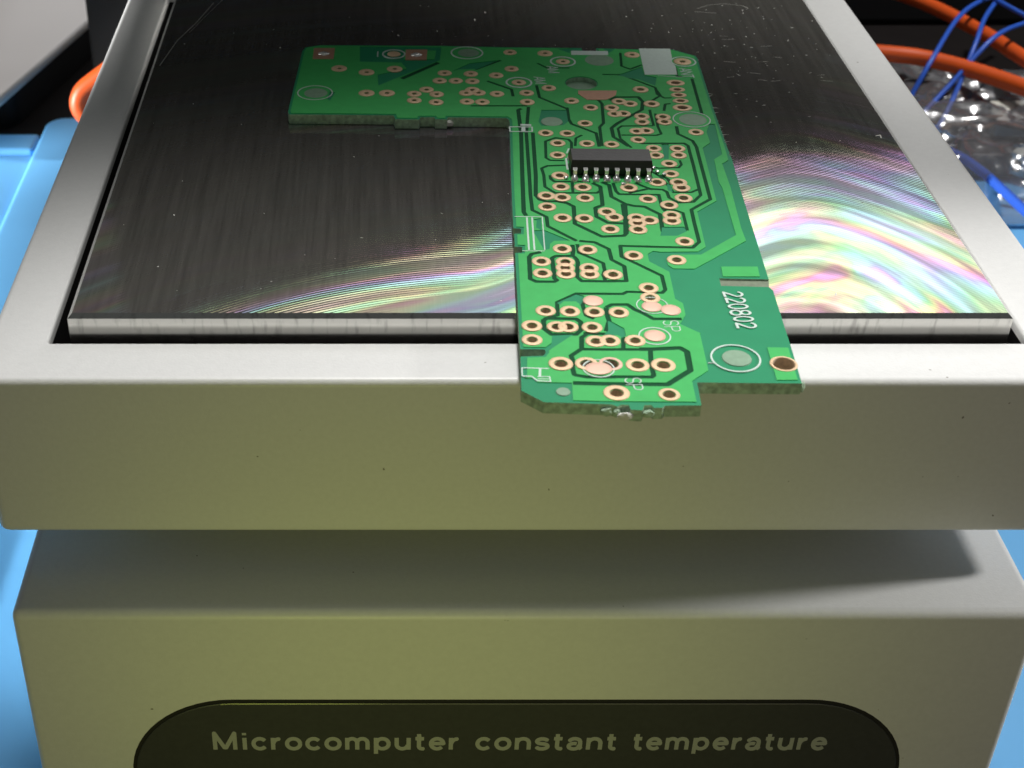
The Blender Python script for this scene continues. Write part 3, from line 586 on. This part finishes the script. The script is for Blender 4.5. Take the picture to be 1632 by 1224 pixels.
# pads
cache = {}
def pad_mesh(q, k):
    key = (round(q, 2), k)
    if key in cache: return cache[key]
    n = 20; v = []; f = []
    prof = [(1.0, 0.0), (.985, .6), (.93, 1.0), (q + .1, 1.0), (q + .02, .75), (q, -.2)] if q > 0 else [(1.0, 0.0), (.985, .6), (.93, 1.0), (.5, 1.15), (.02, 1.2)]
    for i in range(n):
        c, s_ = math.cos(2 * math.pi * i / n), math.sin(2 * math.pi * i / n)
        for rr, zz in prof: v.append((rr * c, rr * s_, zz * .0001))
    m_ = len(prof)
    for i in range(n):
        j = (i + 1) % n
        for a in range(m_ - 1): f.append((i * m_ + a, j * m_ + a, j * m_ + a + 1, i * m_ + a + 1))
    if q <= 0: f.append(tuple(i * m_ + m_ - 1 for i in range(n)))
    me = bpy.data.meshes.new('solder_pad'); me.from_pydata(v, [], f); me.update()
    me.materials.append(M['pad_pink' if k else 'pad'])
    for p in me.polygons: p.use_smooth = True
    cache[key] = me; return me
for n_, (x, y, r, ry, h, k) in enumerate(PADS):
    pink = 1 if (k or (y < 127 and random.random() < .25)) else 0
    o = bpy.data.objects.new('solder_pad', pad_mesh(h / r, pink)); col.objects.link(o); o.parent = PCB
    o.location = ((x - BO[0]) * S, (y - BO[1]) * S, (BT - BO[2] + .03 + .0035 * (n_ % 9)) * S)
    o.scale = (r * S, ry * S, 1.0)
for p in SQUARE:
    v, f = prism(p, BT, BT + .12)
    link('surface_pad', mesh('surface_pad', v, f, BO), M['pad_brown'], PCB, BO)
for p in SQUARE[:2]:
    cx = sum(q[0] for q in p) / 4; cy = sum(q[1] for q in p) / 4 - .2
    v = []; f = []
    for i in range(7):
        a = i / 6 * math.pi * .5; rr = .75 * math.cos(a); zz = BT + .1 + .32 * math.sin(a)
        v += [(cx + rr * (1 + .25 * math.sin(3 * b + i)) * math.cos(2 * math.pi * b / 12), cy + .8 * rr * (1 + .2 * math.cos(2 * b)) * math.sin(2 * math.pi * b / 12), zz) for b in range(12)]
    for i in range(6):
        for b in range(12): f.append((i * 12 + b, i * 12 + (b + 1) % 12, i * 12 + 12 + (b + 1) % 12, i * 12 + 12 + b))
    link('solder_blob', mesh('solder_blob', v, f, (cx, cy, BT)), M['tin'], PCB, (cx, cy, BT), True)
for x, y, r in TENTED:
    v = [(x, y, BT + .083)] + [(px, py, BT + .085) for px, py in circle(x, y, r, 28)] + [(px, py, BT) for px, py in circle(x, y, r + .05, 28)]
    f = [(0, 1 + i, 1 + (i + 1) % 28) for i in range(28)] + [(29 + i, 29 + (i + 1) % 28, 1 + (i + 1) % 28, 1 + i) for i in range(28)]
    link('tented_or_filled_hole', mesh('tented_or_filled_hole', v, f, (x, y, BT)), M['tent'], PCB, (x, y, BT))
v, f = prism(circle(BIGHOLES[0][0], BIGHOLES[0][1], BIGHOLES[0][2] + .1, 28), BT - 1.0, BT - .6)  # floor added to the open hole, pale colour standing in for light inside
link('tented_or_filled_hole', mesh('tented_or_filled_hole', v, f, BO), M['tent'], PCB, BO)
SZ = CZ + .02
for x, y, r, w_ in RINGS:
    v, f = ring(x, y, r - w_ * .5, r + w_ * .5, BT, SZ + .03)
    link('printed_ring', mesh('printed_ring', v, f, (x, y, BT)), M['silk'], PCB, (x, y, BT))
for p in WHITE:
    v, f = prism(p, BT, SZ); link('printed_patch', mesh('printed_patch', v, f, BO), M['silk'], PCB, BO)
for n_, (w_, p) in enumerate(SILK):
    q_, t_, _c = arrange([('ink', q) for q in strips(p, w_, 6)])
    link('printed_line', slab_mesh('printed_line', q_, t_, BT, SZ + .0025 * (n_ % 6), BO, wallmat=0), M['silk'], PCB, BO)
for s_, (x, y), _ in TEXT:
    hgt, ln = {'220802': (2.1, 7.3), 'AM': (1.45, 2.5), 'ANT': (1.55, 3.3), 'SP': (1.6, 2.2)}[s_]
    ang = R(-90 + 1.5)                    # the board's lettering is read from its right edge
    ex = Vector((math.cos(ang), math.sin(ang))); ey = Vector((-math.sin(ang), math.cos(ang)))
    def place(u, v_):
        q = ex * (u - .5) * ln + ey * (v_ - .5) * hgt
        return (x + q.x, y + q.y, SZ - .02)
    text_obj(s_, 0.07 if s_ == 'SP' else 0.13, place, M['silk'], PCB, (x, y, BT), (0, 0, .035))
# torn tabs on the front edge
def nub(name, x, y, z, sx, sy, sz, m, seed, parent=PCB, rough=.45):
    bm = bmesh.new(); bmesh.ops.create_icosphere(bm, subdivisions=2, radius=1)
    for w in bm.verts:
        d = noise.noise(w.co * 1.7 + Vector((seed, seed * .7, 0))) * rough
        w.co = Vector((w.co.x * sx, w.co.y * sy, w.co.z * sz)) * (1 + d) * S
    me = bpy.data.meshes.new(name); bm.to_mesh(me); bm.free()
    return link(name, me, m, parent, (x, y, z))
for i, (x, y, sx) in enumerate(((20.5, 111.95, .75), (22.1, 111.25, .95), (24.3, 111.6, .8), (21.4, 111.8, .5))):
    nub('torn_tab', x, y, BT - .62, sx * .8, .3, .42, M['dust' if i == 1 else 'fibre'], i * 3.1)
nub('torn_tab', 39.55, 115.9, BT - .5, .3, .4, .6, M['fibre'], 8.8)
nub('torn_tab', 8.0, 175.9, BT - .7, .6, .3, .4, M['dust'], 4.4)
# fibres along the cut right edge
v = []; f = []
rnd = random.Random(3)
edge = [(43.3, 190), (42.49, 177.59), (42.13, 166.84), (41.56, 156.27), (40.69, 139.89), (40.44, 135.07)]
for i in range(70):
    k = rnd.choice((0, 1, 1, 2, 2, 3)); t = rnd.random()
    x = edge[k][0] + (edge[k + 1][0] - edge[k][0]) * t; y = edge[k][1] + (edge[k + 1][1] - edge[k][1]) * t
    z = BT - rnd.random() * 1.2; l = rnd.choice((.2, .25, .3, .35, .9)); a = rnd.uniform(-.9, .9); w_ = .07
    b0 = len(v)
    ex_, ey_ = math.cos(a) * l, math.sin(a) * l
    v += [(x - .1, y - w_, z), (x - .1, y + w_, z), (x + ex_, y + ey_ + w_ * .4, z + rnd.uniform(-.1, .25)), (x - .1, y, z + .12)]
    f += [(b0, b0 + 1, b0 + 2), (b0 + 1, b0 + 3, b0 + 2), (b0 + 3, b0, b0 + 2)]
o = link('edge_fibres', mesh('edge_fibres', v, f, BO), M['dust'], PCB, BO); o['kind'] = 'stuff'

# ------------------------------------------------------------------ the chip
chip_c = (26.75, 160.95); cr = R(-1.6)
def cpt(x, y, z): return (chip_c[0] + x * math.cos(cr) - y * math.sin(cr), chip_c[1] + x * math.sin(cr) + y * math.cos(cr), BT + z)
def crect(hx, hy, z, dy=0.0): return [cpt(-hx, -hy + dy, z), cpt(hx, -hy + dy, z), cpt(hx, hy + dy, z), cpt(-hx, hy + dy, z)]
v, f = loft([crect(4.72, 1.78, .22), crect(4.9, 1.95, 1.1), crect(4.9, 1.95, 1.22), crect(4.74, 1.62, 2.02), crect(4.68, 1.56, 2.1)], True, True)
CO = (*chip_c, BT)
chip = link('integrated_circuit', mesh('integrated_circuit', v, f, CO), M['chip'], PCB, CO)
# pin-one bevel mark and printed dimple are worn away; sixteen gull-wing pins
def pin_path(sgn): return [(1.8, 1.2), (2.2, 1.2), (2.36, 1.1), (2.46, .4), (2.56, .26), (3.05, .2)]
def pin_mesh():
    p = pin_path(1); w = .21; th = .1; v = []; f = []
    for i, (y, z) in enumerate(p):
        a = p[max(i - 1, 0)]; b = p[min(i + 1, len(p) - 1)]
        d = Vector((b[0] - a[0], b[1] - a[1])).normalized(); n_ = Vector((-d.y, d.x)) * th
        ww = w * (1.25 if i < 2 else 1.0)
        for sx, sn in ((-1, -1), (1, -1), (1, 1), (-1, 1)): v.append((sx * ww, -(y + n_.x * sn), z + n_.y * sn))
    for i in range(len(p) - 1):
        for k in range(4): f.append((i * 4 + k, i * 4 + (k + 1) % 4, i * 4 + 4 + (k + 1) % 4, i * 4 + 4 + k))
    f += [(0, 1, 2, 3), (23, 22, 21, 20)]
    return mesh('pin', v, f)
pm = pin_mesh(); pm.materials.append(M['tin'])
def fillet_mesh(seed):
    bm = bmesh.new(); bmesh.ops.create_icosphere(bm, subdivisions=2, radius=1)
    for w in bm.verts:
        k = 1 + noise.noise(w.co * 1.4 + Vector((seed, 0, seed))) * .35
        z = w.co.z * .42
        w.co = Vector((w.co.x * (.47 - .14 * w.co.z) * k, w.co.y * .44 * k, max(z * 1.15, -.1) * k)) * S
    me = bpy.data.meshes.new('solder_joint'); bm.to_mesh(me); bm.free(); me.materials.append(M['tin'])
    for p in me.polygons: p.use_smooth = True
    return me
fm = [fillet_mesh(i * 1.7) for i in range(4)]
n_ = 0
for side in (0, 1):
    for i in range(8):
        x = -4.36 + i * 8.72 / 7
        for nm, me, loc in (('pin', pm, (x, 0, 0)), ('solder_joint', fm[n_ % 4], (x + rnd.uniform(-.05, .05), -2.62, .16)), ('solder_joint', fm[(n_ + 2) % 4], (x + rnd.uniform(-.06, .06), -3.0, .10))):
            o = bpy.data.objects.new(nm, me); col.objects.link(o); o.parent = chip
            rot = cr + (math.pi if side else 0)
            lx, ly = loc[0] * math.cos(rot) - loc[1] * math.sin(rot), loc[0] * math.sin(rot) + loc[1] * math.cos(rot)
            o.location = Vector((lx, ly, loc[2])) * S; o.rotation_euler = (0, 0, rot)
            if nm == 'solder_joint': o.scale = (1, 1, .9 + .35 * rnd.random())
        n_ += 1
for i, (x, y) in enumerate(((32.1, 161.3), (32.4, 160.2), (33.1, 159.5), (21.3, 158.6), (27.9, 157.0), (31.9, 162.3))):
    nub('solder_ball', x, y, BT + .22, .28, .26, .18, M['tin'], i * 1.3, rough=.3)

# ------------------------------------------------------------------ dust on the plate
v = []; f = []
rnd = random.Random(11)
for i in range(210):
    if i < 120: x, y = rnd.gauss(50, 9), rnd.gauss(205, 12)
    else: x, y = rnd.uniform(-32, 64), rnd.uniform(132, 226)
    if not (PX0 + 1 < x < PX1 - 1 and PY0 + 1 < y < PY1 - 1): continue
    s_ = rnd.choice((.06, .07, .08, .1, .1, .16)); a = rnd.uniform(0, 3.1); e = rnd.choice((1, 1, 1.5, 3))
    c_, q_ = math.cos(a), math.sin(a); b0 = len(v)
    for ux, uy in ((-e, 0), (0, -.6), (e, 0), (0, .6)): v.append((x + (ux * c_ - uy * q_) * s_, y + (ux * q_ + uy * c_) * s_, PZ + .004))
    v.append((x, y, PZ + .05))
    f += [(b0 + k, b0 + (k + 1) % 4, b0 + 4) for k in range(4)]
o = link('dust', mesh('dust', v, f), M['dust']); o['kind'] = 'stuff'; tag(o, 'pale dust specks scattered over the metal plate', 'dust')

# ------------------------------------------------------------------ mat, case and clutter behind
MAT = thing('silicone_mat', 'sky blue silicone work mat with raised ridges under the hot plate', 'mat', (0, 150, DESK))
box_obj('mat_base', (-230, 112, DESK + .02, 172, 332, DESK + 1.2), M['silicone'], MAT, r=.5, rc=6)
box_obj('ridge', (-240, 332.2, DESK + .03, -87.3, 341.5, DESK + 2.6), M['silicone'], MAT, r=1.0)
box_obj('ridge', (-87, 114, DESK + .04, -68, 351, DESK + 2.8), M['silicone'], MAT, r=1.1, rc=5)
box_obj('ridge', (150, 114, DESK + .04, 160, 300, DESK + 3.0), M['silicone'], MAT, r=1.1, rc=3)

CASE = thing('grey_case', 'pale grey flat equipment case at the back left above the blue mat', 'case', (-170, 330, DESK))
ca = R(14.1)
def rot_poly(p, c, a): return [(c[0] + (x - c[0]) * math.cos(a) - (y - c[1]) * math.sin(a), c[1] + (x - c[0]) * math.sin(a) + (y - c[1]) * math.cos(a)) for x, y in p]
def case_slab(name, x1, y0, z0, z1, m):
    loops = []
    for d, z in ((.5, z0), (0, z0 + .5), (0, z1 - .9), (.3, z1 - .3), (.9, z1)):
        loops.append([(x, y, z) for x, y in rot_poly(rrect(-330 + d, y0 + d, x1 - d, 480 - d, 4 - d, 5), (-94.2, 335.3), -ca)])
    v, f = loft(loops, True, True)
    me = mesh(name, v, f, (-170, 390, z0)); add_sharp(me, 50); link(name, me, m, CASE, (-170, 390, z0))
case_slab('lid', -94.2, 323, -65.6, -63, M['grey_case'])
case_slab('body', -99, 349, DESK, -65.7, M['black_case'])

BLOCKER = thing('slanted_blocker', 'tall black light blocker with slanted top added behind the hot plate', 'case', (0, 330, DESK))
# mostly hidden wall added to block the window light; top slopes down rightwards
ax, ay, bx, by = 90, 289, -75, 351
dx, dy = (bx - ax), (by - ay); ln = math.hypot(dx, dy); nx, ny = dy / ln * -34, dx / ln * 34
if ny < 0: nx, ny = -nx, -ny
za, zb_ = 63.5, 63.5 + .565 * 165
foot = [(ax, ay), (ax + nx, ay + ny), (bx + nx, by + ny), (bx, by)]
zt = [za, za, zb_, zb_]
v = [(x, y, DESK) for x, y in foot] + [(x, y, z) for (x, y), z in zip(foot, zt)]
f = [(0, 1, 2, 3), (7, 6, 5, 4), (0, 4, 5, 1), (1, 5, 6, 2), (2, 6, 7, 3), (3, 7, 4, 0)]
me = mesh('slanted_blocker_shell', v, f, (0, 330, DESK)); bm = bmesh.new(); bm.from_mesh(me)
bmesh.ops.recalc_face_normals(bm, faces=bm.faces)
bmesh.ops.bevel(bm, geom=bm.edges[:], offset=2 * S, segments=2, affect='EDGES'); bm.to_mesh(me); bm.free()
link('slanted_blocker_shell', me, M['drab_blocker'], BLOCKER, (0, 330, DESK))

BACK = thing('black_blocker', 'black light blocker with sloping top added in the dark behind the cables at right', 'box', (220, 430, DESK))
prof = [(104, DESK), (420, DESK), (420, 362), (255, 182), (168, 135), (104, 136)]  # outline shaped to cut the window's reflection in the plate
v = [(x, 422, z) for x, z in prof] + [(x, 470, z) for x, z in prof]
n_ = len(prof)
f = [tuple(range(n_)), tuple(reversed(range(n_, 2 * n_)))] + [(i, n_ + i, n_ + (i + 1) % n_, (i + 1) % n_) for i in range(n_)]
me = mesh('black_blocker_shell', v, f, (220, 430, DESK)); bm = bmesh.new(); bm.from_mesh(me)
bmesh.ops.recalc_face_normals(bm, faces=bm.faces)
bmesh.ops.bevel(bm, geom=bm.edges[:], offset=2 * S, segments=2, affect='EDGES'); bm.to_mesh(me); bm.free()
link('black_blocker_shell', me, M['black_case'], BACK, (220, 430, DESK))

G = 'orange cables behind the hot plate'
o = tube_obj('orange_cable', [(-30, 300, -28), (-48, 299, -33), (-60, 298, -41), (-66, 297, -46), (-64.5, 296, -51), (-52, 295, -58), (-30, 294, -66), (-20, 294, -70)], 2.1, M['orange'])
tag(o, 'orange cable loop bulging out left of the hot plate', 'cable', G)
o = tube_obj('orange_cable', [(70, 366, -66), (100, 364, -62), (125, 356, -60), (139, 350, -60), (154, 334, -60), (168, 312, -60), (182, 290, -62)], 2.1, M['orange'])
tag(o, 'nearer orange cable crossing the clear plastic bag', 'cable', G)
o = tube_obj('orange_cable', [(120, 420, -60), (143, 398, -60), (155, 372, -60), (162, 345, -60), (172, 322, -62), (190, 300, -66)], 1.9, M['orange'])
tag(o, 'farther orange cable passing beneath the blue wires', 'cable', G)
B = 'thin blue wires'
for path, lab in (
    ([(117, 322, -75), (127, 339, -70), (135, 347, -58), (147.5, 366.6, -54), (160, 380, -54), (176, 396, -58)], 'blue wire slanting up over the farther orange cable'),
    ([(124, 318, -75), (138, 338, -68), (146, 350, -56), (152, 362, -53), (163, 381, -53), (170, 400, -58)], 'blue wire beside the slanting one, nearer the right'),
    ([(122, 330, -75), (138, 342, -64), (150, 350, -54), (162, 361, -54), (176, 376, -58)], 'blue wire running flat along the bag edge'),
    ([(158, 395, -56), (156, 380, -52), (160, 366, -52), (172, 352, -56), (184, 340, -64)], 'blue wire curling at the top right'),
    ([(128, 325, -70), (135, 313, -69), (139.5, 290, -69), (143, 270, -70), (150, 240, -74)], 'single blue wire lying along the right of the white frame')):
    o = tube_obj('blue_wire', path, 0.62 if 'single' not in lab else 1.15, M['blue_wire'], sides=8); tag(o, lab, 'wire', B)

# clear bag: a crumpled film over its contents
NX, NY = 90, 90
v = []; f = []
for j in range(NY + 1):
    for i in range(NX + 1):
        u, w = i / NX, j / NY
        x = 112 + u * 100 - 10 * w; y = 288 + w * 80 + 6 * math.sin(u * 5)
        p = Vector((u * 3.2, w * 3.2, 1.3))
        rdg = (1 - abs(noise.noise(p * 1.1)) * 1.7) * 5 + (1 - abs(noise.noise(p * 2.6)) * 1.7) * 3.2 + (1 - abs(noise.noise(p * 6.1)) * 1.7) * 1.3
        edge_f = min(1, min(u, 1 - u, w, 1 - w) * 7)
        v.append((x, y, DESK + 2.5 + (3 + rdg) * edge_f ** .7))
for j in range(NY):
    for i in range(NX):
        a = j * (NX + 1) + i; f.append((a, a + 1, a + NX + 2, a + NX + 1))
o = link('plastic_bag', mesh('plastic_bag', v, f, (150, 320, DESK)), M['film'], None, (150, 320, DESK), True)
tag(o, 'crumpled clear plastic bag of small parts right of the hot plate', 'bag')
def connector(x, y, z, a, label):
    t = thing('connector', label, 'connector', (x, y, z), 'white connectors in the bag')
    c_, s_ = math.cos(a), math.sin(a)
    def bx_(name, x0, y0, z0, x1, y1, z1, m):
        v, f = rbox(x0, y0, z0, x1, y1, z1, r=.3, n=2)
        v = [(x + px * c_ - py * s_, y + px * s_ + py * c_, z + pz) for px, py, pz in v]
        link(name, mesh(name, v, f, (x, y, z)), m, t, (x, y, z))
    bx_('shell', -5, -3.4, 0, 5, 3.4, 5.4, M['white_plastic'])
    for k in (-3.1, 0, 3.1): bx_('socket', k - .9, -3.6, 1.2, k + .9, -3.2, 4.0, M['seam'])
    bx_('latch', -2, -1, 5.3, 2, 3.2, 6.2, M['white_plastic'])
connector(153.5, 318, DESK + 3, R(-38), 'white plastic connector nearest the frame in the bag')
connector(166, 324, DESK + 3.5, R(20), 'white plastic connector farther back in the bag')
for path, lab in (([(132, 330, -74), (139, 336, -71), (146, 333, -70), (152, 338, -71), (163, 335, -73)], 'brown wire bent inside the bag'),
                  ([(136, 342, -73), (141, 334, -70), (145, 339, -70), (156, 343, -72)], 'brown wire tangled behind the other in the bag')):
    o = tube_obj('brown_wire', path, .7, M['brown_wire'], sides=8); tag(o, lab, 'wire')
box_o = box_obj('relay', (138, 318, DESK + 2, 150, 326, DESK + 8), M['maroon'], None, r=.8); tag(box_o, 'dark block lying in the bag', 'relay')
box_o = box_obj('module', (152, 340, DESK + 2, 166, 352, DESK + 7), M['white_plastic'], None, r=.8); tag(box_o, 'pale module half hidden in the back of the bag', 'module')
